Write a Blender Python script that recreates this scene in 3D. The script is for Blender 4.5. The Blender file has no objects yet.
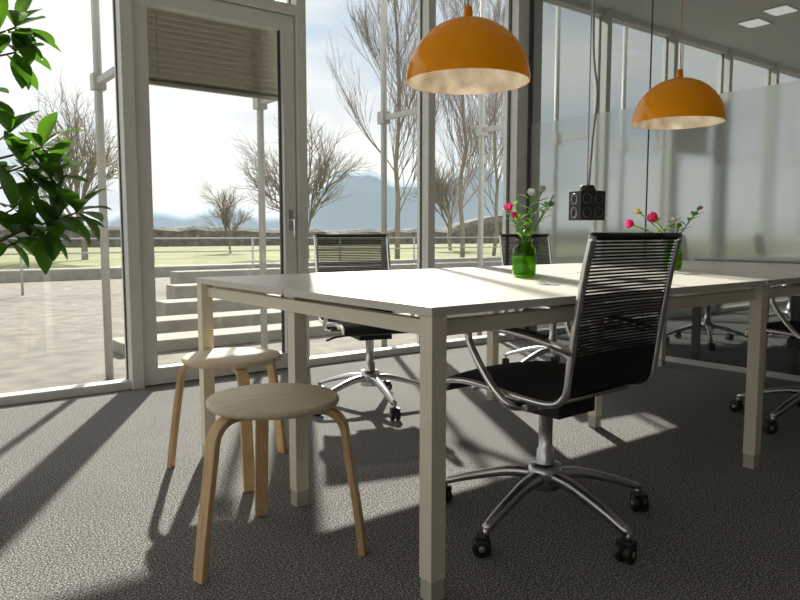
import bpy, math, random
from mathutils import Vector, Matrix, Quaternion
from math import sin, cos, pi, radians
sc = bpy.context.scene
sc.view_settings.view_transform = 'Standard'
sc.view_settings.look = 'None'
sc.view_settings.exposure = 0.0

# ------------------------------------------------------------------ materials
def new_mat(name):
    m = bpy.data.materials.new(name); m.use_nodes = True
    nt = m.node_tree; nt.nodes.clear()
    out = nt.nodes.new('ShaderNodeOutputMaterial')
    return m, nt, out
def N(nt, t, **kw):
    n = nt.nodes.new(t)
    for k, v in kw.items(): setattr(n, k, v)
    return n
def pmat(name, col, rough=0.5, metal=0.0, noise=0.06, nscale=20, bump=0.0, bscale=60, spec=0.5, trans=0.0, emis=None, estr=0):
    m, nt, out = new_mat(name)
    b = N(nt, 'ShaderNodeBsdfPrincipled')
    b.inputs['Roughness'].default_value = rough
    b.inputs['Metallic'].default_value = metal
    b.inputs['Specular IOR Level'].default_value = spec
    b.inputs['Transmission Weight'].default_value = trans
    tc = N(nt, 'ShaderNodeTexCoord')
    nz = N(nt, 'ShaderNodeTexNoise'); nz.inputs['Scale'].default_value = nscale; nz.inputs['Detail'].default_value = 4
    nt.links.new(tc.outputs['Object'], nz.inputs['Vector'])
    r = N(nt, 'ShaderNodeValToRGB')
    c1 = [max(0, c*(1-noise)) for c in col[:3]]; c2 = [min(1, c*(1+noise)) for c in col[:3]]
    r.color_ramp.elements[0].position = 0.3; r.color_ramp.elements[1].position = 0.7
    r.color_ramp.elements[0].color = (*c1, 1); r.color_ramp.elements[1].color = (*c2, 1)
    nt.links.new(nz.outputs['Fac'], r.inputs['Fac'])
    nt.links.new(r.outputs['Color'], b.inputs['Base Color'])
    if bump > 0:
        n2 = N(nt, 'ShaderNodeTexNoise'); n2.inputs['Scale'].default_value = bscale; n2.inputs['Detail'].default_value = 3
        nt.links.new(tc.outputs['Object'], n2.inputs['Vector'])
        bp = N(nt, 'ShaderNodeBump'); bp.inputs['Strength'].default_value = bump; bp.inputs['Distance'].default_value = 0.01
        nt.links.new(n2.outputs['Fac'], bp.inputs['Height']); nt.links.new(bp.outputs['Normal'], b.inputs['Normal'])
    if emis:
        b.inputs['Emission Color'].default_value = (*emis, 1); b.inputs['Emission Strength'].default_value = estr
    nt.links.new(b.outputs[0], out.inputs['Surface'])
    return m

def carpet_mat():
    m, nt, out = new_mat('carpet')
    b = N(nt, 'ShaderNodeBsdfPrincipled'); b.inputs['Roughness'].default_value = 0.95; b.inputs['Specular IOR Level'].default_value = 0.08
    tc = N(nt, 'ShaderNodeTexCoord')
    n1 = N(nt, 'ShaderNodeTexNoise'); n1.inputs['Scale'].default_value = 190; n1.inputs['Detail'].default_value = 3; n1.inputs['Roughness'].default_value = 0.7
    n3 = N(nt, 'ShaderNodeTexNoise'); n3.inputs['Scale'].default_value = 3
    nt.links.new(tc.outputs['Object'], n1.inputs['Vector']); nt.links.new(tc.outputs['Object'], n3.inputs['Vector'])
    r = N(nt, 'ShaderNodeValToRGB')
    e = r.color_ramp.elements
    e[0].position = 0.38; e[0].color = (0.04, 0.04, 0.041, 1)
    e[1].position = 0.63; e[1].color = (0.66, 0.64, 0.62, 1)
    k = e.new(0.51); k.color = (0.175, 0.172, 0.168, 1)
    nt.links.new(n1.outputs['Fac'], r.inputs['Fac'])
    mx = N(nt, 'ShaderNodeMix', data_type='RGBA', blend_type='MULTIPLY'); mx.inputs[0].default_value = 0.2
    nt.links.new(r.outputs['Color'], mx.inputs[6]); nt.links.new(n3.outputs['Fac'], mx.inputs[7])
    nt.links.new(mx.outputs[2], b.inputs['Base Color'])
    bp = N(nt, 'ShaderNodeBump'); bp.inputs['Strength'].default_value = 0.15; bp.inputs['Distance'].default_value = 0.002
    nt.links.new(n1.outputs['Fac'], bp.inputs['Height']); nt.links.new(bp.outputs['Normal'], b.inputs['Normal'])
    nt.links.new(b.outputs[0], out.inputs['Surface'])
    return m

def glass_mat(name, tint=(0.97, 0.985, 0.98), k=0.9):
    m, nt, out = new_mat(name)
    t = N(nt, 'ShaderNodeBsdfTransparent'); t.inputs[0].default_value = (*tint, 1)
    g = N(nt, 'ShaderNodeBsdfGlossy'); g.inputs['Roughness'].default_value = 0.02
    lw = N(nt, 'ShaderNodeLayerWeight'); lw.inputs[0].default_value = .5
    pw = N(nt, 'ShaderNodeMath', operation='POWER'); pw.inputs[1].default_value = 5
    ml = N(nt, 'ShaderNodeMath', operation='MULTIPLY_ADD'); ml.inputs[1].default_value = k; ml.inputs[2].default_value = .035
    nt.links.new(lw.outputs['Facing'], pw.inputs[0]); nt.links.new(pw.outputs[0], ml.inputs[0])
    mx = N(nt, 'ShaderNodeMixShader')
    nt.links.new(ml.outputs[0], mx.inputs[0]); nt.links.new(t.outputs[0], mx.inputs[1]); nt.links.new(g.outputs[0], mx.inputs[2])
    nt.links.new(mx.outputs[0], out.inputs['Surface'])
    return m

def panel_mat(name, base, gl, rough, gcol=(0.85, 0.9, 0.9)):
    m, nt, out = new_mat(name)
    tc = N(nt, 'ShaderNodeTexCoord')
    nz = N(nt, 'ShaderNodeTexNoise'); nz.inputs['Scale'].default_value = 1.2
    nt.links.new(tc.outputs['Object'], nz.inputs['Vector'])
    r = N(nt, 'ShaderNodeValToRGB')
    r.color_ramp.elements[0].color = (*[c*0.9 for c in base], 1); r.color_ramp.elements[1].color = (*[c*1.1 for c in base], 1)
    nt.links.new(nz.outputs['Fac'], r.inputs['Fac'])
    d = N(nt, 'ShaderNodeBsdfDiffuse'); nt.links.new(r.outputs[0], d.inputs[0])
    g = N(nt, 'ShaderNodeBsdfGlossy'); g.inputs['Roughness'].default_value = rough; g.inputs[0].default_value = (*gcol, 1)
    mx = N(nt, 'ShaderNodeMixShader'); mx.inputs[0].default_value = gl
    nt.links.new(d.outputs[0], mx.inputs[1]); nt.links.new(g.outputs[0], mx.inputs[2])
    nt.links.new(mx.outputs[0], out.inputs['Surface'])
    return m

def leaf_mat(name, col, tcol, fac=.35):
    m, nt, out = new_mat(name)
    tc = N(nt, 'ShaderNodeTexCoord')
    nz = N(nt, 'ShaderNodeTexNoise'); nz.inputs['Scale'].default_value = 12
    nt.links.new(tc.outputs['Object'], nz.inputs['Vector'])
    r = N(nt, 'ShaderNodeValToRGB')
    r.color_ramp.elements[0].position = 0.3; r.color_ramp.elements[1].position = 0.7
    r.color_ramp.elements[0].color = (*[c*0.6 for c in col], 1); r.color_ramp.elements[1].color = (*[min(1, c*1.3) for c in col], 1)
    nt.links.new(nz.outputs['Fac'], r.inputs['Fac'])
    b = N(nt, 'ShaderNodeBsdfPrincipled'); b.inputs['Roughness'].default_value = 0.3
    nt.links.new(r.outputs[0], b.inputs['Base Color'])
    t = N(nt, 'ShaderNodeBsdfTranslucent'); t.inputs[0].default_value = (*tcol, 1)
    mx = N(nt, 'ShaderNodeMixShader'); mx.inputs[0].default_value = fac
    nt.links.new(b.outputs[0], mx.inputs[1]); nt.links.new(t.outputs[0], mx.inputs[2])
    nt.links.new(mx.outputs[0], out.inputs['Surface'])
    return m

def mesh_fabric_mat(name, open_fac):
    m, nt, out = new_mat(name)
    b = N(nt, 'ShaderNodeBsdfPrincipled'); b.inputs['Base Color'].default_value = (0.012, 0.012, 0.014, 1); b.inputs['Roughness'].default_value = 0.6
    t = N(nt, 'ShaderNodeBsdfTransparent')
    tc = N(nt, 'ShaderNodeTexCoord')
    w = N(nt, 'ShaderNodeTexWave'); w.bands_direction = 'X'; w.inputs['Scale'].default_value = 60
    nt.links.new(tc.outputs['Object'], w.inputs['Vector'])
    sx = N(nt, 'ShaderNodeSeparateXYZ'); nt.links.new(tc.outputs['Object'], sx.inputs[0])
    mr = N(nt, 'ShaderNodeMapRange'); mr.inputs[1].default_value = .58; mr.inputs[2].default_value = .74; mr.inputs[3].default_value = .2; mr.inputs[4].default_value = open_fac
    nt.links.new(sx.outputs['Z'], mr.inputs[0])
    mth = N(nt, 'ShaderNodeMath', operation='MULTIPLY')
    sq = N(nt, 'ShaderNodeMath', operation='POWER'); sq.inputs[1].default_value = .5
    nt.links.new(w.outputs['Fac'], sq.inputs[0]); nt.links.new(sq.outputs[0], mth.inputs[0]); nt.links.new(mr.outputs[0], mth.inputs[1])
    mx = N(nt, 'ShaderNodeMixShader')
    nt.links.new(mth.outputs[0], mx.inputs[0]); nt.links.new(b.outputs[0], mx.inputs[1]); nt.links.new(t.outputs[0], mx.inputs[2])
    nt.links.new(mx.outputs[0], out.inputs['Surface'])
    return m

def wood_mat(name, c1, c2, rough=0.45):
    m, nt, out = new_mat(name)
    b = N(nt, 'ShaderNodeBsdfPrincipled'); b.inputs['Roughness'].default_value = rough
    tc = N(nt, 'ShaderNodeTexCoord'); mp = N(nt, 'ShaderNodeMapping'); mp.inputs['Scale'].default_value = (3, 22, 3)
    nz = N(nt, 'ShaderNodeTexNoise'); nz.inputs['Scale'].default_value = 3; nz.inputs['Detail'].default_value = 6
    nt.links.new(tc.outputs['Object'], mp.inputs[0]); nt.links.new(mp.outputs[0], nz.inputs['Vector'])
    r = N(nt, 'ShaderNodeValToRGB'); r.color_ramp.elements[0].position = 0.35; r.color_ramp.elements[1].position = 0.65
    r.color_ramp.elements[0].color = (*c1, 1); r.color_ramp.elements[1].color = (*c2, 1)
    nt.links.new(nz.outputs['Fac'], r.inputs['Fac']); nt.links.new(r.outputs[0], b.inputs['Base Color'])
    nt.links.new(b.outputs[0], out.inputs['Surface'])
    return m

M_carpet = carpet_mat()
M_ceil = pmat('ceiling_plaster', (0.72, 0.71, 0.68), 0.9)
M_wall = pmat('wall_paint', (0.5, 0.46, 0.41), 0.9)
M_frame = pmat('window_frame_paint', (0.64, 0.64, 0.61), 0.4, noise=0.03)
M_seal = pmat('rubber_seal', (0.05, 0.05, 0.05), 0.6)
M_glass = glass_mat('window_glass')
M_top = pmat('table_laminate', (0.70, 0.66, 0.60), 0.36, noise=0.02)
M_leg = pmat('table_leg_paint', (0.82, 0.75, 0.61), 0.4, noise=0.02)
M_foot = pmat('table_foot_grey', (0.55, 0.51, 0.42), 0.5)
M_wood = wood_mat('birch_leg', (0.62, 0.41, 0.2), (0.76, 0.54, 0.3))
M_seat = wood_mat('birch_seat', (0.68, 0.55, 0.39), (0.78, 0.65, 0.48))
M_chrome = pmat('chrome', (0.8, 0.8, 0.8), 0.18, 1.0, noise=0.02)
M_alu = pmat('polished_aluminium', (0.62, 0.62, 0.62), 0.28, 1.0, noise=0.03)
M_black = pmat('black_plastic', (0.015, 0.015, 0.016), 0.45)
M_fab = pmat('black_fabric', (0.014, 0.014, 0.015), 0.8, bump=0.3, bscale=300)
M_mesh = mesh_fabric_mat('chair_mesh', 0.85)
M_orange = leaf_mat('orange_acrylic', (0.95, 0.33, 0.003), (1.0, 0.5, 0.01), .4)
for n_ in M_orange.node_tree.nodes:
    if n_.type == 'VALTORGB':
        n_.color_ramp.elements[0].color = (1.0, .40, .002, 1); n_.color_ramp.elements[1].color = (1.0, .43, .003, 1)
    if n_.type == 'BSDF_PRINCIPLED': n_.inputs['Roughness'].default_value = .12
M_cream = leaf_mat('lamp_inside_white', (0.65, 0.62, 0.54), (0.85, 0.75, 0.55), .2)
M_bulb = pmat('bulb_glass', (0.9, 0.85, 0.7), 0.3, emis=(1, 0.85, 0.6), estr=0.6)
M_glow = pmat('glow_patch', (0.9, 0.9, 0.86), 0.3, emis=(1, 0.97, 0.9), estr=0.8)  # weak glow standing in for bright patches of light
M_wire = pmat('steel_wire', (0.35, 0.35, 0.35), 0.4, 0.6)
M_cordo = pmat('orange_cord', (0.6, 0.2, 0.02), 0.5)
M_up = panel_mat('partition_glass_clear', (0.14, 0.15, 0.14), 0.45, 0.01)
M_film = panel_mat('partition_glass_frosted', (0.27, 0.295, 0.27), 0.36, 0.07)
M_low = panel_mat('partition_glass_low', (0.04, 0.045, 0.045), 0.35, 0.03)
M_blind = pmat('blind_slat', (0.3, 0.28, 0.22), 0.5)
M_vase = glass_mat('green_vase_glass', (0.5, 0.8, 0.1))
M_water = pmat('vase_green', (0.35, 0.6, 0.03), 0.15, trans=0.5)
M_leaf = leaf_mat('plant_leaf', (0.03, 0.085, 0.02), (0.2, 0.5, 0.03), .28)
M_fleaf = leaf_mat('flower_leaf', (0.1, 0.25, 0.03), (0.3, 0.6, 0.06))
M_bark = pmat('plant_bark', (0.13, 0.09, 0.06), 0.8)
M_tree = pmat('tree_bark_hazed', (0.3, 0.26, 0.22), 0.9, noise=0.2)  # bark lightened, outdoor haze is mixed into its colour
M_pink = leaf_mat('petal_pink', (0.7, 0.03, 0.18), (0.9, 0.08, 0.3))
M_whitep = leaf_mat('petal_white', (0.7, 0.7, 0.66), (0.8, 0.8, 0.75))
M_yel = leaf_mat('petal_yellow', (0.75, 0.5, 0.03), (0.8, 0.6, 0.1))
M_conc = pmat('terrace_concrete', (0.17, 0.15, 0.125), 0.9, noise=0.35, nscale=5)
M_step = pmat('step_concrete', (0.34, 0.32, 0.28), 0.9, noise=0.15, nscale=6)
M_grass = pmat('lawn_grass', (0.19, 0.20, 0.075), 0.95, noise=0.3, nscale=.4)
M_hedge = pmat('hedge_leaf', (0.16, 0.15, 0.13), 0.95, noise=0.4, nscale=2)
M_mount = pmat('mountain_rock_hazed', (0.44, 0.53, 0.62), 1.0, noise=0.08, nscale=0.01)  # distance haze put into the rock colour as pale blue
M_pole = pmat('galvanised_pole', (0.5, 0.5, 0.48), 0.5, 0.2)
M_pot = pmat('pot_ceramic', (0.5, 0.48, 0.45), 0.4)
M_soil = pmat('soil', (0.05, 0.035, 0.025), 0.95, bump=0.6)

# ------------------------------------------------------------------ mesh builder
class MB:
    def __init__(s): s.v = []; s.f = []; s.m = []; s.sm = []; s.mats = []
    def mi(s, mat):
        if mat not in s.mats: s.mats.append(mat)
        return s.mats.index(mat)
    def add(s, vs, fs, mat, smooth=False, M=None):
        o = len(s.v); i = s.mi(mat)
        for p in vs:
            p = Vector(p)
            s.v.append(M @ p if M else p)
        for f in fs:
            s.f.append([a+o for a in f]); s.m.append(i); s.sm.append(smooth)
    def box(s, a, b, mat, M=None):
        x0, y0, z0 = a; x1, y1, z1 = b
        if x0 > x1: x0, x1 = x1, x0
        if y0 > y1: y0, y1 = y1, y0
        if z0 > z1: z0, z1 = z1, z0
        vs = [(x0,y0,z0),(x1,y0,z0),(x1,y1,z0),(x0,y1,z0),(x0,y0,z1),(x1,y0,z1),(x1,y1,z1),(x0,y1,z1)]
        s.add(vs, [(0,3,2,1),(4,5,6,7),(0,1,5,4),(1,2,6,5),(2,3,7,6),(3,0,4,7)], mat, False, M)
    def sweep(s, pts, sec, mat, side=None, smooth=True, scale=None, M=None, cap=True):
        pts = [Vector(p) for p in pts]; n = len(pts); k = len(sec)
        vs = []; nrm = None
        for i, p in enumerate(pts):
            t = (pts[min(i+1, n-1)] - pts[max(i-1, 0)])
            if t.length < 1e-9: t = Vector((0, 0, 1))
            t.normalize()
            if side is not None:
                u = Vector(side).normalized(); w = t.cross(u).normalized()
            else:
                if nrm is None:
                    a = Vector((0, 0, 1)) if abs(t.z) < 0.9 else Vector((1, 0, 0))
                    nrm = t.cross(a).normalized()
                else:
                    nrm = (nrm - t*nrm.dot(t))
                    nrm.normalize()
                u = nrm; w = t.cross(u)
            sc_ = scale[i] if scale else 1.0
            for (a, b) in sec: vs.append(p + u*a*sc_ + w*b*sc_)
        fs = []
        for i in range(n-1):
            for j in range(k):
                fs.append((i*k+j, i*k+(j+1) % k, (i+1)*k+(j+1) % k, (i+1)*k+j))
        if cap:
            fs.append(tuple(range(k-1, -1, -1))); fs.append(tuple((n-1)*k+j for j in range(k)))
        s.add(vs, fs, mat, smooth, M)
    def tube(s, pts, r, mat, n=10, M=None, scale=None):
        sec = [(r*cos(2*pi*j/n), r*sin(2*pi*j/n)) for j in range(n)]
        s.sweep(pts, sec, mat, smooth=True, M=M, scale=scale)
    def lathe(s, prof, mat, n=32, M=None, smooth=True):
        vs = []; fs = []
        for (r, z) in prof:
            for j in range(n): vs.append((r*cos(2*pi*j/n), r*sin(2*pi*j/n), z))
        for i in range(len(prof)-1):
            for j in range(n):
                fs.append((i*n+j, i*n+(j+1) % n, (i+1)*n+(j+1) % n, (i+1)*n+j))
        s.add(vs, fs, mat, smooth, M)
    def obj(s, name, loc=(0, 0, 0), rot=0, bevel=0, autosm=True):
        me = bpy.data.meshes.new(name)
        me.from_pydata([tuple(p) for p in s.v], [], s.f); 
        for m in s.mats: me.materials.append(m)
        for p, mi, sm in zip(me.polygons, s.m, s.sm): p.material_index = mi; p.use_smooth = sm
        me.update()
        o = bpy.data.objects.new(name, me); sc.collection.objects.link(o)
        o.location = loc; o.rotation_euler = (0, 0, rot)
        if bevel:
            b = o.modifiers.new('bevel', 'BEVEL'); b.width = bevel; b.segments = 2; b.limit_method = 'ANGLE'; b.angle_limit = radians(50)
        return o
def cr(pts, sub=6):
    P = [Vector(p) for p in pts]; P = [2*P[0]-P[1]] + P + [2*P[-1]-P[-2]]; out = []
    for i in range(1, len(P)-2):
        for j in range(sub):
            t = j/sub; a, b, c, d = P[i-1], P[i], P[i+1], P[i+2]
            out.append(0.5*((2*b)+(c-a)*t+(2*a-5*b+4*c-d)*t*t+(3*b-a-3*c+d)*t**3))
    out.append(P[-2]); return out

# ------------------------------------------------------------------ room shell
XL, XR, YB, YF, ZC = -3.3, 4.65, -3.0, 4.30, 3.05
def simple_box(name, a, b, mat, bevel=0):
    m = MB(); m.box(a, b, mat); return m.obj(name, bevel=bevel)
simple_box('floor', (XL-.1, YB-.1, -0.15), (XR+.1, YF+.1, 0), M_carpet)
simple_box('ceiling', (XL-.2, YB-.2, ZC), (XR+.2, YF+.1, ZC+.3), M_ceil)
simple_box('wall_back', (XL, YB-.1, 0), (XR+.1, YB, ZC), M_wall)
m = MB()
m.box((XL-.1, YB-.1, 0), (XL, YF+.1, 1.2), M_wall); m.box((XL-.1, YB-.1, ZC-.1), (XL, YF+.1, ZC), M_wall)  # unseen wall, upper part opened to add fill skylight
for k in range(7):
    y = YB + k*(YF-YB)/6.0
    m.box((XL-.1, y-.04, 1.2), (XL, y+.04, ZC-.1), M_frame)
m.obj('wall_left')
m = MB()
m.box((XR, YB, 0.0), (XR+.03, YF-.04, 0.62), M_low)
m.box((XR, YB, 0.62), (XR+.03, YF-.04, 1.87), M_film)
m.box((XR, YB, 1.87), (XR+.03, YF-.04, ZC), M_up)
m.box((XR-.012, YB, 0), (XR-.001, YF-.1, 0.035), M_frame)
for y in (3.05, 1.75, 0.45, -0.85, -2.1):
    m.box((XR-.004, y-.004, 0.035), (XR-.0005, y+.004, ZC), M_seal)
m.obj('wall_right')
pitch = 1.14; mull = [1.27+pitch*k for k in range(-4, 3)]
m = MB()
for x in mull:
    m.box((x-.035, YF-.08, 0), (x+.035, YF+.06, ZC), M_frame)
    m.box((x-.042, YF+.0, 0), (x-.035, YF+.02, ZC), M_seal); m.box((x+.035, YF, 0), (x+.042, YF+.02, ZC), M_seal)
m.box((4.50, YF-.08, 0), (4.65, YF+.08, ZC), M_frame)
m.box((4.488, YF-.0, 0), (4.50, YF+.03, ZC), M_seal)
m.box((4.628, YF-.10, 0), (4.649, YF-.08, ZC), M_seal)
m.box((XL, YF-.05, 0), (1.235, YF+.05, 0.05), M_frame)
m.box((2.445, YF-.05, 0), (4.50, YF+.05, 0.05), M_frame)
m.box((XL, YF-.05, ZC-.06), (4.6, YF+.05, ZC), M_frame)
m.box((1.305, YF-.07, 2.37), (2.375, YF+.05, 2.44), M_frame)
m.obj('trim_1', bevel=0.004)
wi = 1
allm = [XL] + [x for x in mull if x > XL+.2] + [4.56]
for a, b in zip(allm[:-1], allm[1:]):
    if abs(a-1.27) < .01:
        m = MB(); m.box((a+.035, YF-.003, 2.44), (b-.035, YF+.003, ZC-.06), M_glass)
    else:
        m = MB(); m.box((a+.035, YF-.003, 0.05), (b-.035, YF+.003, ZC-.06), M_glass)
    m.obj('window_%d' % wi); wi += 1
m = MB()
x0, x1 = 1.312, 2.368
m.box((x0, YF-.05, .01), (x0+.085, YF+.03, 2.365), M_frame)
m.box((x1-.085, YF-.05, .01), (x1, YF+.03, 2.365), M_frame)
m.box((x0+.085, YF-.05, .01), (x1-.085, YF+.03, .11), M_frame)
m.box((x0+.085, YF-.05, 2.27), (x1-.085, YF+.03, 2.365), M_frame)
m.box((x0+.085, YF-.015, .11), (x0+.095, YF+.01, 2.27), M_seal)
m.box((x1-.095, YF-.015, .11), (x1-.085, YF+.01, 2.27), M_seal)
m.box((x0+.095, YF-.003, .11), (x1-.095, YF+.003, 2.27), M_glass)
m.tube(cr([(x1-.045, YF-.05, 1.02), (x1-.045, YF-.1, 1.02), (x1-.045, YF-.11, 1.0), (x1-.045, YF-.11, .9)], 4), .009, M_chrome)
m.box((x1-.06, YF-.058, .95), (x1-.03, YF-.05, 1.09), M_chrome)
m.obj('door_1', bevel=0.003)
m = MB()
z = 1.875
while z < 2.34:
    R = Matrix.Translation((0, YF+.14, z)) @ Matrix.Rotation(radians(-32), 4, 'X')
    m.box((1.33, -.03, -.0015), (2.36, .03, .0015), M_blind, R); z += .036
m.box((1.33, YF+.12, 1.845), (2.36, YF+.16, 1.865), M_blind)
m.box((1.33, YF+.1, 2.34), (2.36, YF+.18, 2.42), M_blind)
for x in (1.5, 2.2): m.box((x, YF+.10, 1.85), (x+.006, YF+.105, 2.35), M_blind)
m.obj('venetian_blind')
for (x, y) in ((2.05, 3.6), (2.25, 3.25)):  # glowing panels added where light patches fall on the ceiling
    m = MB(); m.box((x-.12, y-.1, ZC-.015), (x+.12, y+.1, ZC-.001), M_glow); m.box((x-.14, y-.12, ZC-.01), (x+.14, y+.12, ZC-.0005), M_frame)
    m.obj('ceiling_glow_patch')

# ------------------------------------------------------------------ exterior
simple_box('terrace', (-25, YF+.11, -0.2), (45, 17, -0.04), M_conc)
m = MB(); vs = [(-140, 17.0, -.06), (330, 17.0, -.06)]
for i in range(41):
    a = radians(3+ (112-3)*i/40); vs.append((375*cos(a), 375*sin(a), -.06))
m.add(vs, [tuple(range(len(vs)))], M_grass); m.obj('lawn')
m = MB()
for (y, zt, xa) in ((5.7, .06, 1.6), (6.5, .12, 2.0), (7.6, .18, 2.6), (9.2, .24, 3.3), (11.6, .3, 4.2)):
    m.box((xa, y, -.04), (16, y+.4, zt), M_step)
m.obj('terrace_steps', bevel=.01)
m = MB()
m.box((-20, 16.2, -.04), (40, 16.6, .2), M_step)
m.obj('garden_kerb')
for i, x in enumerate((-2.15, -1.01, .13, 1.27, 2.41, 3.55, 4.69)):
    m = MB(); Y = 4.85
    m.tube([(x, Y, -.04), (x, Y, 3.6)], .026, M_pole, 14)
    m.box((x-.02, YF+.06, 1.88), (x+.02, Y, 1.92), M_pole)
    m.box((x-.04, Y-.04, 1.85), (x+.04, Y+.04, 1.95), M_pole)
    m.obj('facade_pole')
m = MB()
for zz in (.35, .62, .86): m.tube([(-8, 12.5, zz), (16, 12.5, zz)], .016, M_pole, 6)
for x in range(-8, 17, 2): m.tube([(x, 12.5, -.04), (x, 12.5, .87)], .02, M_pole, 6)
m.obj('garden_railing')
random.seed(5)
m = MB(); vs = []; fs = []; n = 160
for i in range(n+1):
    x = -90 + i*1.6; h = 1.3 + random.random()*.4 + (1.9*max(0, sin(i*.21)) * (1 if i > 80 else .1))
    vs += [(x, 60, -.06), (x, 60+random.random()*.4, h*.8), (x, 61, h), (x, 63, h), (x, 64, -.06)]
for i in range(n):
    for j in range(4): fs.append((i*5+j, (i+1)*5+j, (i+1)*5+j+1, i*5+j+1))
m.add(vs, fs, M_hedge); m.obj('hedge')
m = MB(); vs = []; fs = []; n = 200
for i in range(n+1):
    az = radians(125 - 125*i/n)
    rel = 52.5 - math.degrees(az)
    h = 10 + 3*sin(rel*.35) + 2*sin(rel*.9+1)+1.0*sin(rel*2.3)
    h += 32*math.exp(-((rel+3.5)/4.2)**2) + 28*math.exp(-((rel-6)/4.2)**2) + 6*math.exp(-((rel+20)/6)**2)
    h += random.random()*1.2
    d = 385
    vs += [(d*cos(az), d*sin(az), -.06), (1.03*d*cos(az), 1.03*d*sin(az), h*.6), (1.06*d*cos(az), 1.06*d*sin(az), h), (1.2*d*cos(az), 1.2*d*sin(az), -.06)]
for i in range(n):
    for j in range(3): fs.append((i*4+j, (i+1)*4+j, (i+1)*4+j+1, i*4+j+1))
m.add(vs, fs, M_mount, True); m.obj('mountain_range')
def make_tree(name, loc, H, seed, kind):
    rnd = random.Random(seed); m = MB()
    def grow(p, d, L, r, dep):
        pts = [p]; q = p; dd = d.copy(); ns = 3
        for i in range(ns):
            dd = (dd + Vector((rnd.uniform(-1, 1), rnd.uniform(-1, 1), rnd.uniform(-.6, .9)))*.13).normalized()
            q = q + dd*L/ns; pts.append(q)
        sec = [(r*cos(2*pi*j/3), r*sin(2*pi*j/3)) for j in range(3)]
        m.sweep(pts, sec, M_tree, scale=[1, .87, .74, .6], cap=False)
        if dep == 0: return
        kids = 3 if dep < 4 else 4
        for k in range(kids):
            t = rnd.uniform(.45, 1) if k else 1
            base = pts[min(3, int(t*3))]
            ax = Vector((rnd.uniform(-1, 1), rnd.uniform(-1, 1), rnd.uniform(-.4, .4))).normalized()
            ang = rnd.uniform(.25, .75) if kind == 'round' else rnd.uniform(.12, .4)
            nd = Quaternion(ax, ang) @ dd
            if kind == 'round': nd = (nd + Vector((0, 0, .06))).normalized()
            else: nd = (nd + Vector((0, 0, .3))).normalized()
            grow(base, nd, L*rnd.uniform(.68, .86), max(r*.6, H*.0008 if kind == 'round' else H*.00045), dep-1)
    if kind == 'round':
        grow(Vector((0, 0, 0)), Vector((0, 0, 1)), H*.26, H*.018, 6)
    else:
        pts = [Vector((0, 0, 0))]
        for i in range(1, 13): pts.append(Vector((rnd.uniform(-.1, .1), rnd.uniform(-.1, .1), H*i/12)))
        rr = H*.0075
        m.tube(pts, rr, M_tree, 5, scale=[1-.07*i for i in range(13)])
        for i in range(30):
            z = H*(.12+.82*i/30); a = rnd.uniform(0, 2*pi)
            f = max(.15, 1-z/H)
            k = z/H*12; b = pts[min(11, int(k))].lerp(pts[min(12, int(k)+1)], k-int(k))
            grow(b, Vector((cos(a)*.6, sin(a)*.6, 1.0)).normalized(), H*.12*(f+.25), rr*.24*(f+.3), 4)
    return m.obj(name, loc)
def at(fwd, right):
    return (fwd*.6088+right*.7934, fwd*.7934-right*.6088, -.06)
make_tree('bare_tree', at(30, -4.0), 8.0, 3, 'round')
make_tree('bare_tree', at(38, -9.2), 4.6, 8, 'round')
make_tree('bare_tree', at(28, -12.6), 8.2, 12, 'round')
make_tree('bare_tree', at(45, 3.2), 8, 21, 'round')
make_tree('poplar_tree', at(26, -.1), 14, 4, 'pop')
make_tree('poplar_tree', at(27, 2.4), 13, 9, 'pop')
make_tree('poplar_tree', at(33, 4.4), 13, 15, 'pop')

# ------------------------------------------------------------------ table
m = MB()
TX0, TX1, TXM, TY0, TY1, TYM = 1.075, 4.45, 2.76, 1.275, 2.775, 2.025
TZ = .747
g = .003
for (a, b) in ((TX0, TXM-g), (TXM+g, TX1)):
    for (c, d) in ((TY0, TYM-g), (TYM+g, TY1)):
        m.box((a, c, TZ-.022), (b, d, TZ), M_top)
m.box((TXM-.02, TYM-.05, TZ+.0005), (TXM-.14, TYM+.05, TZ+.002), M_foot)
w = .047
for x in (TX0+.004, TXM-w/2, TX1-w-.004):
    for y in (TY0+.004, TYM-w/2+.03, TY1-w-.004):
        xx = x + (.04 if (x < 1.2 and 1.5 < y < 2.5) else 0)
        m.box((xx, y, .055), (xx+w, y+w, TZ-.023), M_leg)
        m.box((xx+.002, y+.002, 0), (xx+w-.002, y+w-.002, .054), M_foot)
for y in (TY0+.03, TYM-.06, TYM+.05, TY1-.06):
    m.box((TX0+.045, y, TZ-.078), (TX1-.045, y+.03, TZ-.038), M_leg)
for x in (TX0+.03, TXM-.015, TX1-.06):
    m.box((x, TY0+.045, TZ-.078), (x+.03, TY1-.045, TZ-.038), M_leg)
m.obj('conference_table', bevel=.0025)

# ------------------------------------------------------------------ stools
def stool(loc, angs):
    m = MB(); h = .017
    m.lathe([(0, .416+h), (.179, .416+h), (.187, .42+h), (.190, .428+h), (.187, .437+h), (.181, .44+h), (0, .44+h)], M_seat, 64)
    for a in angs:
        a = radians(a); R = Matrix.Rotation(a, 4, 'Z')
        pts = [(.03, 0, .405+h), (.09, 0, .405+h), (.14, 0, .405+h)]
        for i in range(1, 9):
            t = radians(80)*i/8
            pts.append((.145+.065*sin(t), 0, .34+h+.065*cos(t)))
        pts += [(.229, 0, .24), (.247, 0, .12), (.262, 0, 0)]
        sec = [(-.021, -.0095), (.021, -.0095), (.021, .0095), (-.021, .0095)]
        m.sweep(pts, sec, M_wood, side=(0, 1, 0), smooth=False, M=R)
    return m.obj('stool', loc, 0, bevel=.003)
stool((.92, 1.80, 0), (193, 315, 73))
stool((1.12, 2.53, 0), (137, 257, 17))

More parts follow.
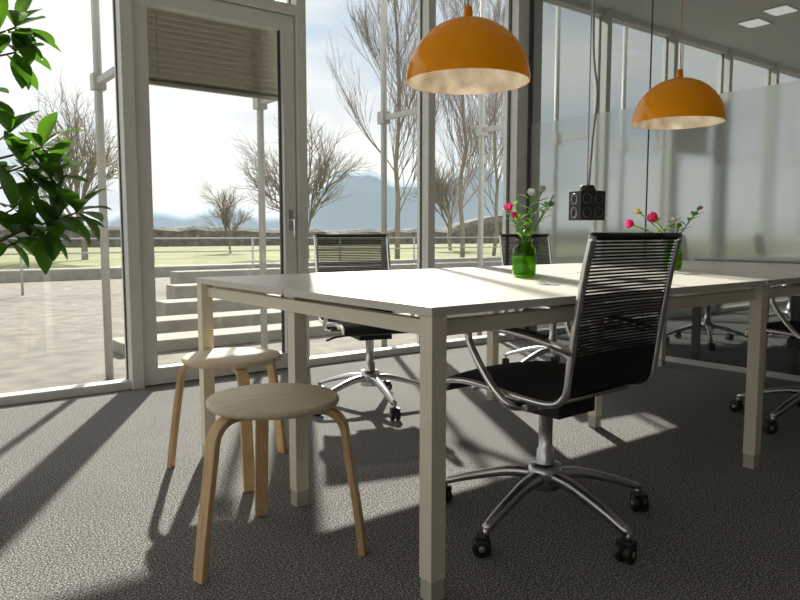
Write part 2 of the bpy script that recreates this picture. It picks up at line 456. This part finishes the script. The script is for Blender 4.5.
# ------------------------------------------------------------------ chairs
def chair(loc, rot, base_off=0, name='office_chair'):
    m = MB()
    W = .215
    prof = cr([(0, .235, .425), (0, .22, .452), (0, .12, .462), (0, -.05, .45), (0, -.18, .447), (0, -.232, .475), (0, -.246, .54), (0, -.265, .68), (0, -.292, .83), (0, -.312, .918)], 6)
    for sx in (-1, 1):
        m.tube([p+Vector((sx*W, 0, 0)) for p in prof], .011, M_chrome, 10)
    n = len(prof); K = 10
    for part in (0, 1):
        idx = [i for i, p in enumerate(prof) if (p.z < .60 if part == 0 else p.z >= .58)]
        vs = []; fs = []
        for side_ in (0, 1):
            for i in idx:
                p = prof[i]; q = prof[min(i+1, n-1)] - prof[max(i-1, 0)]; q.normalize(); nn = Vector((0, -q.z, q.y))
                for k in range(K+1):
                    u = -1+2*k/K; sag = -.012*(1-u*u)
                    off = nn*(sag + (.0 if side_ == 0 else -.012 if part == 0 else -.003))
                    vs.append((u*W, (p+off).y, (p+off).z))
        L = len(idx)
        for s_ in (0, 1):
            o = s_*L*(K+1)
            for i in range(L-1):
                for k in range(K):
                    a = o+i*(K+1)+k; fs.append((a, a+1, a+K+2, a+K+1))
            if part == 1: break
        m.add(vs, fs, M_fab if part == 0 else M_mesh, True)
    z = .50
    def atz(z):
        for a, b in zip(prof[:-1], prof[1:]):
            if a.z <= z <= b.z and a.y < -.2: 
                t = (z-a.z)/(b.z-a.z+1e-9); return a.lerp(b, t)
        return prof[-1]
    while z < .91:
        p = atz(z)
        pts = [(u*W/1.0, p.y + .012*(1-u*u) , p.z) for u in (-1, -.6, -.2, .2, .6, 1)]
        hh = .0026
        m.sweep(pts, [(-hh, -.0018), (hh, -.0018), (hh, .0018), (-hh, .0018)], M_fab, side=(0, 0, 1), smooth=False)
        z += .0095
    t = prof[-1]
    m.tube([(u*W, t.y+.006*(1-u*u), t.z) for u in (-1, -.5, 0, .5, 1)], .009, M_black, 10)
    m.tube([(-W, -.15, .435), (W, -.15, .435)], .010, M_chrome, 8)
    m.tube([(-W, .12, .445), (W, .12, .445)], .010, M_chrome, 8)
    m.tube([(-W, .232, .428), (W, .232, .428)], .012, M_black, 8)
    for sx in (-1, 1):
        X = sx*(W+.03)
        pts = cr([(sx*W, -.256, .60), (X, -.22, .622), (X, -.1, .64), (X, .04, .648), (X, .10, .638), (X, .105, .60), (X, .05, .52), (X, -.02, .45), (X-sx*.02, -.06, .42), (X-sx*.1, -.07, .415)], 6)
        m.tube(pts, .0115, M_chrome, 10)
        ap = cr([(X, -.19, .64), (X, -.1, .65), (X, .03, .657), (X, .085, .652)], 4)
        m.sweep(ap, [(-.014, -.004), (.014, -.004), (.011, .005), (-.011, .005)], M_black, side=(1, 0, 0), smooth=True)
    m.box((-.09, -.12, .37), (.09, .10, .415), M_black)
    m.box((-.2, -.09, .405), (.2, -.05, .425), M_alu)
    m.tube([(.09, .0, .39), (.2, .03, .385), (.25, .03, .37)], .006, M_black, 6)
    m.lathe([(.0, .385), (.030, .385), (.030, .36), (.022, .355), (.022, .24), (.027, .235), (.031, .17), (.038, .12), (.0, .115)], M_alu, 24)
    m.lathe([(.0, .19), (.05, .19), (.056, .16), (.05, .11), (.0, .105)], M_alu, 24)
    for k in range(5):
        a = radians(base_off+72*k); R = Matrix.Rotation(a, 4, 'Z')
        pts = cr([(.03, 0, .155), (.12, 0, .15), (.24, 0, .118), (.345, 0, .082)], 5)
        ns = len(pts)
        sec = [(-.025, -.016), (.025, -.016), (.02, .011), (.008, .016), (-.008, .016), (-.02, .011)]
        m.sweep(pts, sec, M_alu, side=(0, 1, 0), smooth=True, scale=[1-.42*i/(ns-1) for i in range(ns)], M=R)
        sw = Matrix.Rotation(radians(35+k*50), 4, 'Z')
        T = Matrix.Translation(R @ Vector((.34, 0, 0)))
        m.lathe([(0, .085), (.009, .085), (.009, .05), (0, .05)], M_alu, 10, M=T)
        for s_ in (-1, 1):
            C = T @ sw @ Matrix.Translation((.012, s_*.014, .028)) @ Matrix.Rotation(pi/2, 4, 'X')
            m.lathe([(0, -.010), (.022, -.010), (.027, -.007), (.028, 0), (.027, .007), (.022, .010), (0, .010)], M_black, 24, M=C)
            m.lathe([(0, -.0112), (.008, -.0112), (.01, -.009)], M_wire, 16, M=C); m.lathe([(.01, .009), (.008, .0112), (0, .0112)], M_wire, 16, M=C)
        H = T @ sw @ Matrix.Translation((.006, 0, .045))
        m.box((-.016, -.022, .0), (.022, .022, .016), M_black, H)
        m.box((-.014, -.004, -.02), (.026, .004, .01), M_black, H)
    o = m.obj(name, loc, radians(rot))
    return o
chair((1.71, 1.46, 0), 2, 46)
chair((2.15, 3.07, 0), 164, 20)
chair((3.66, 3.08, 0), 172, 10)
chair((3.66, 1.44, 0), 0, 30)

# ------------------------------------------------------------------ pendant lamps
def lamp(x, y, zr):
    m = MB(); R = .234; t = .004
    prof = [(R*cos(a), R*sin(a)*1.0) for a in [radians(90*i/22) for i in range(22)]] + [(.004, R)]
    m.lathe(prof, M_orange, 72)
    m.lathe([((r-t) if r > t else .001, z-(t if i > 2 else 0)) for i, (r, z) in enumerate(prof)][::-1], M_cream, 72)
    m.lathe([(R-t, 0), (R, 0)], M_orange, 72)
    m.lathe([(.0, R+.045), (.012, R+.045), (.016, R+.035), (.018, R-.003)], M_orange, 20)
    m.tube([(0, 0, R+.04), (0, 0, ZC-zr-.02)], .0028, M_cordo, 6)
    m.lathe([(0, ZC-zr-.03), (.04, ZC-zr-.03), (.045, ZC-zr-.002), (0, ZC-zr-.001)], M_frame, 20)
    m.lathe([(0, .19), (.02, .19), (.02, .15), (0, .15)], M_cream, 16)
    m.lathe([(.012, .155), (.03, .13), (.036, .105), (.028, .08), (.012, .068), (.0, .065)], M_bulb, 20)
    m.obj('pendant_lamp', (x, y, zr))
    l = bpy.data.lights.new('pendant_bulb', 'POINT'); l.energy = .9; l.color = (1, .87, .66); l.shadow_soft_size = .03
    lo = bpy.data.objects.new('pendant_bulb_light', l); lo.location = (x, y, zr+.04); sc.collection.objects.link(lo)
lamp(1.858, 2.0, 1.495)
lamp(3.50, 2.12, 1.515)

# ------------------------------------------------------------------ hanging power outlet
m = MB()
bx = (.062, .05, .065)
B = Matrix.Rotation(radians(-20), 4, 'Z')
m.box((-bx[0], -bx[1], -bx[2]), bx, M_black, B)
for (u, v) in ((-.03, .03), (.03, .03), (-.03, -.03), (.03, -.03)):
    S = B @ Matrix.Translation((u, -bx[1]-.001, v)) @ Matrix.Rotation(pi/2, 4, 'X')
    m.lathe([(.0, -.004), (.018, -.004), (.019, .003), (.022, .003), (.023, -.002)], M_seal, 20, M=S)
for v in (-.03, .03):
    S = B @ Matrix.Translation((-bx[0]-.001, 0, v)) @ Matrix.Rotation(-pi/2, 4, 'Y')
    m.lathe([(.0, -.004), (.019, -.004), (.02, .004), (.024, .004), (.025, -.002)], M_wire, 20, M=S)
m.lathe([(0, .095), (.03, .09), (.04, .065)], M_black, 16)
m.tube([(0, 0, .09), (0, 0, 1.98)], .003, M_wire, 6)
m.tube(cr([(.01, 0, .09), (.03, .0, .3), (.055, 0, .5), (.02, .0, .7), (.015, 0, 1.2), (.03, 0, 1.6), (.01, 0, 1.985)], 8), .005, M_wire, 8)
m.obj('hanging_power_outlet', (2.59, 2.0, 1.05), bevel=.014)

# ------------------------------------------------------------------ vases with flowers
def petal_flower(m, p, d, mat, r, ln, rnd):
    q = Vector((0, 0, 1)).rotation_difference(d).to_matrix().to_4x4()
    for k in range(6):
        a = 2*pi*k/6; R = Matrix.Translation(p) @ q @ Matrix.Rotation(a, 4, 'Z')
        vs = []; fs = []; n = 6
        for i in range(n+1):
            t = i/n; w = r*.75*sin(pi*min(1, t*.85+.1)); rad = r*(sin(t*2.3)*.9+.05)
            for u in (-1, 0, 1):
                vs.append((rad*(1 - .15*abs(u)), u*w, ln*t))
        for i in range(n):
            for j in range(2): fs.append((i*3+j, i*3+j+1, (i+1)*3+j+1, (i+1)*3+j))
        m.add(vs, fs, mat, True, R)
def leafmesh(m, p, d, up, L, W, mat, droop=.25):
    d = d.normalized(); s_ = d.cross(up)
    if s_.length < 1e-4: s_ = d.cross(Vector((1, 0, 0)))
    s_.normalize(); nn = s_.cross(d).normalized()
    n = 8; vs = []; fs = []
    for i in range(n+1):
        t = i/n; w = W*.5*(sin(pi*(t**1.25)))**.8 if 0 < t < 1 else .001
        c = p + d*L*t - nn*(droop*L*t*t)
        for u in (-1, -.5, 0, .5, 1):
            vs.append(c + s_*w*u + nn*abs(u)*w*.35)
    for i in range(n):
        for j in range(4): fs.append((i*5+j, i*5+j+1, (i+1)*5+j+1, (i+1)*5+j))
    m.add(vs, fs, mat, True)
def vase(x, y, stems, name='flower_vase', s=1.0):
    m = MB(); rnd = random.Random(int(x*100))
    po = [(0, .0), (.036, .0), (.046, .008), (.050, .03), (.050, .095), (.046, .115), (.034, .128), (.030, .138), (.032, .15), (.036, .155)]
    m.lathe([(r*s, z*s) for r, z in po], M_vase, 32)
    m.lathe([(.0, .006*s), (.044*s, .01*s), (.046*s, .03*s), (.046*s, .085*s), (0, .085*s)], M_water, 32)
    for (dx, dy, h, mat, r) in stems:
        tip = Vector((dx, dy, h))
        pts = cr([(0, 0, .02), (dx*.12, dy*.12, .14), (dx*.6, dy*.6, .14+(h-.14)*.6), tip], 5)
        m.tube(pts, .0022, M_fleaf, 6)
        d = (pts[-1]-pts[-3]).normalized()
        if mat: petal_flower(m, tip, d, mat, r, r*1.9, rnd)
        for k in range(5):
            q = pts[6+k*2]; a = rnd.uniform(0, 2*pi)
            leafmesh(m, q, Vector((cos(a), sin(a), .8)), Vector((0, 0, 1)), .06, .018, M_fleaf, .3)
    return m.obj(name, (x, y, TZ+.0006))
def rv(a, b=0): return (a*.79+b*.61, -a*.61+b*.79)
def st(a, b, h, mat, r): 
    q = rv(a, b); return (q[0], q[1], h, mat, r)
vase(2.17, 1.985, [st(-.06, .0, .27, M_pink, .018), st(-.03, .04, .30, M_fleaf, .01), st(.02, -.02, .33, M_whitep, .016), st(.07, .02, .35, M_whitep, .014), st(.10, .0, .29, M_fleaf, .012), st(-.045, -.05, .24, M_pink, .014), st(.05, .05, .31, None, 0), st(.11, -.03, .33, M_whitep, .008)])
vase(3.2, 1.94, [st(-.20, .0, .22, M_pink, .022), st(-.09, .0, .24, M_pink, .026), st(-.16, .03, .28, M_yel, .014), st(.03, .02, .21, M_fleaf, .012), st(.09, -.02, .27, M_fleaf, .01), st(.13, .02, .30, M_pink, .010), st(-.02, -.05, .24, M_whitep, .012)], s=.9)

# ------------------------------------------------------------------ potted plant (left)
m = MB(); rnd = random.Random(11)
m.lathe([(0, 0), (.14, 0), (.15, .01), (.19, .36), (.2, .38), (.185, .38), (.175, .34), (0, .34)], M_pot, 40)
m.lathe([(0, .345), (.176, .345)], M_soil, 24)
trunk = cr([(0, 0, .3), (.02, -.02, .7), (-.01, .0, 1.1), (.03, -.02, 1.5), (.02, 0, 1.75)], 6)
m.tube(trunk, .018, M_bark, 10, scale=[1-.5*i/(len(trunk)-1) for i in range(len(trunk))])
O = Vector((0, 2.78, 0))
tips = [(.41, 2.46, 1.55, 13), (.41, 2.48, 1.48, 10), (.31, 2.54, 1.36, 6), (.38, 2.46, 1.23, 9), (.46, 2.42, 1.19, 10), (.48, 2.41, 1.10, 12), (.54, 2.36, .99, 12), (.47, 2.41, .94, 12), (.38, 2.48, .92, 9), (.38, 2.47, 1.0, 10), (.27, 2.58, 1.62, 8),
        (.41, 2.45, 1.13, 9), (.1, 2.6, 1.7, 8), (-.2, 2.6, 1.5, 8), (-.15, 3.0, 1.6, 8), (.1, 2.9, 1.95, 9), (-.25, 2.8, 1.2, 8), (.0, 3.1, 1.2, 8), (-.05, 2.45, 1.15, 8), (.05, 2.8, 2.0, 8)]
for (x, y, z, nl) in tips:
    tip = Vector((x, y, z)) - O
    zs = max(.55, min(1.7, z-.28-rnd.random()*.15))
    k = (zs-.3)/1.45*(len(trunk)-1); b = trunk[min(len(trunk)-1, int(k))]
    mid = b.lerp(tip, .55) + Vector((0, 0, .05))
    pts = cr([b, mid, tip], 8)
    m.tube(pts, .007, M_bark, 7, scale=[1-.6*i/(len(pts)-1) for i in range(len(pts))])
    for i in range(nl):
        q = pts[-1 - (i % 3)] if i > 2 else pts[-1]
        a = i*2.4+rnd.random()*.6
        dd = (pts[-1]-pts[-4]).normalized()
        s1 = dd.cross(Vector((0, 0, 1))).normalized(); s2 = s1.cross(dd)
        d = dd*rnd.uniform(.1, .8) + s1*cos(a) + s2*sin(a)*.8 + Vector((0, 0, -.05))
        leafmesh(m, q, d, Vector((0, 0, 1)), rnd.uniform(.10, .15), rnd.uniform(.05, .066), M_leaf, rnd.uniform(.05, .4))
m.obj('potted_plant', (0, 2.78, 0))

# ------------------------------------------------------------------ light
w = bpy.data.worlds.new('sky'); sc.world = w; w.use_nodes = True; nt = w.node_tree; nt.nodes.clear()
out = N(nt, 'ShaderNodeOutputWorld'); bg = N(nt, 'ShaderNodeBackground'); bg.inputs[1].default_value = 1.25
tc = N(nt, 'ShaderNodeTexCoord'); mp = N(nt, 'ShaderNodeMapping'); mp.inputs['Scale'].default_value = (1, 1, 2.6)
nz = N(nt, 'ShaderNodeTexNoise'); nz.inputs['Scale'].default_value = 2.2; nz.inputs['Detail'].default_value = 6; nz.inputs['Roughness'].default_value = .55
nt.links.new(tc.outputs['Generated'], mp.inputs[0]); nt.links.new(mp.outputs[0], nz.inputs['Vector'])
r = N(nt, 'ShaderNodeValToRGB'); r.color_ramp.elements[0].position = .34; r.color_ramp.elements[1].position = .52
r.color_ramp.elements[0].color = (.60, .67, .76, 1); r.color_ramp.elements[1].color = (.95, .94, .91, 1)
nt.links.new(nz.outputs['Fac'], r.inputs['Fac']); nt.links.new(r.outputs[0], bg.inputs[0]); nt.links.new(bg.outputs[0], out.inputs[0])
s = bpy.data.lights.new('sun', 'SUN'); s.energy = 9.0; s.angle = radians(1.2); s.color = (1, .94, .84)
so = bpy.data.objects.new('sun', s); sc.collection.objects.link(so)
el = radians(32); D = Vector((.49*cos(el), .872*cos(el), sin(el)))
so.rotation_euler = D.to_track_quat('Z', 'Y').to_euler(); so.location = D*20

# ------------------------------------------------------------------ camera
cam = bpy.data.cameras.new('camera'); cam.sensor_width = 36; cam.lens = 31.5; cam.clip_end = 2000
co = bpy.data.objects.new('camera', cam); sc.collection.objects.link(co); sc.camera = co
co.location = (0, 0, .92)
p = math.atan(65/700)
fw = Vector((cos(radians(52.5))*cos(p), sin(radians(52.5))*cos(p), -sin(p)))
co.rotation_euler = fw.to_track_quat('-Z', 'Y').to_euler()
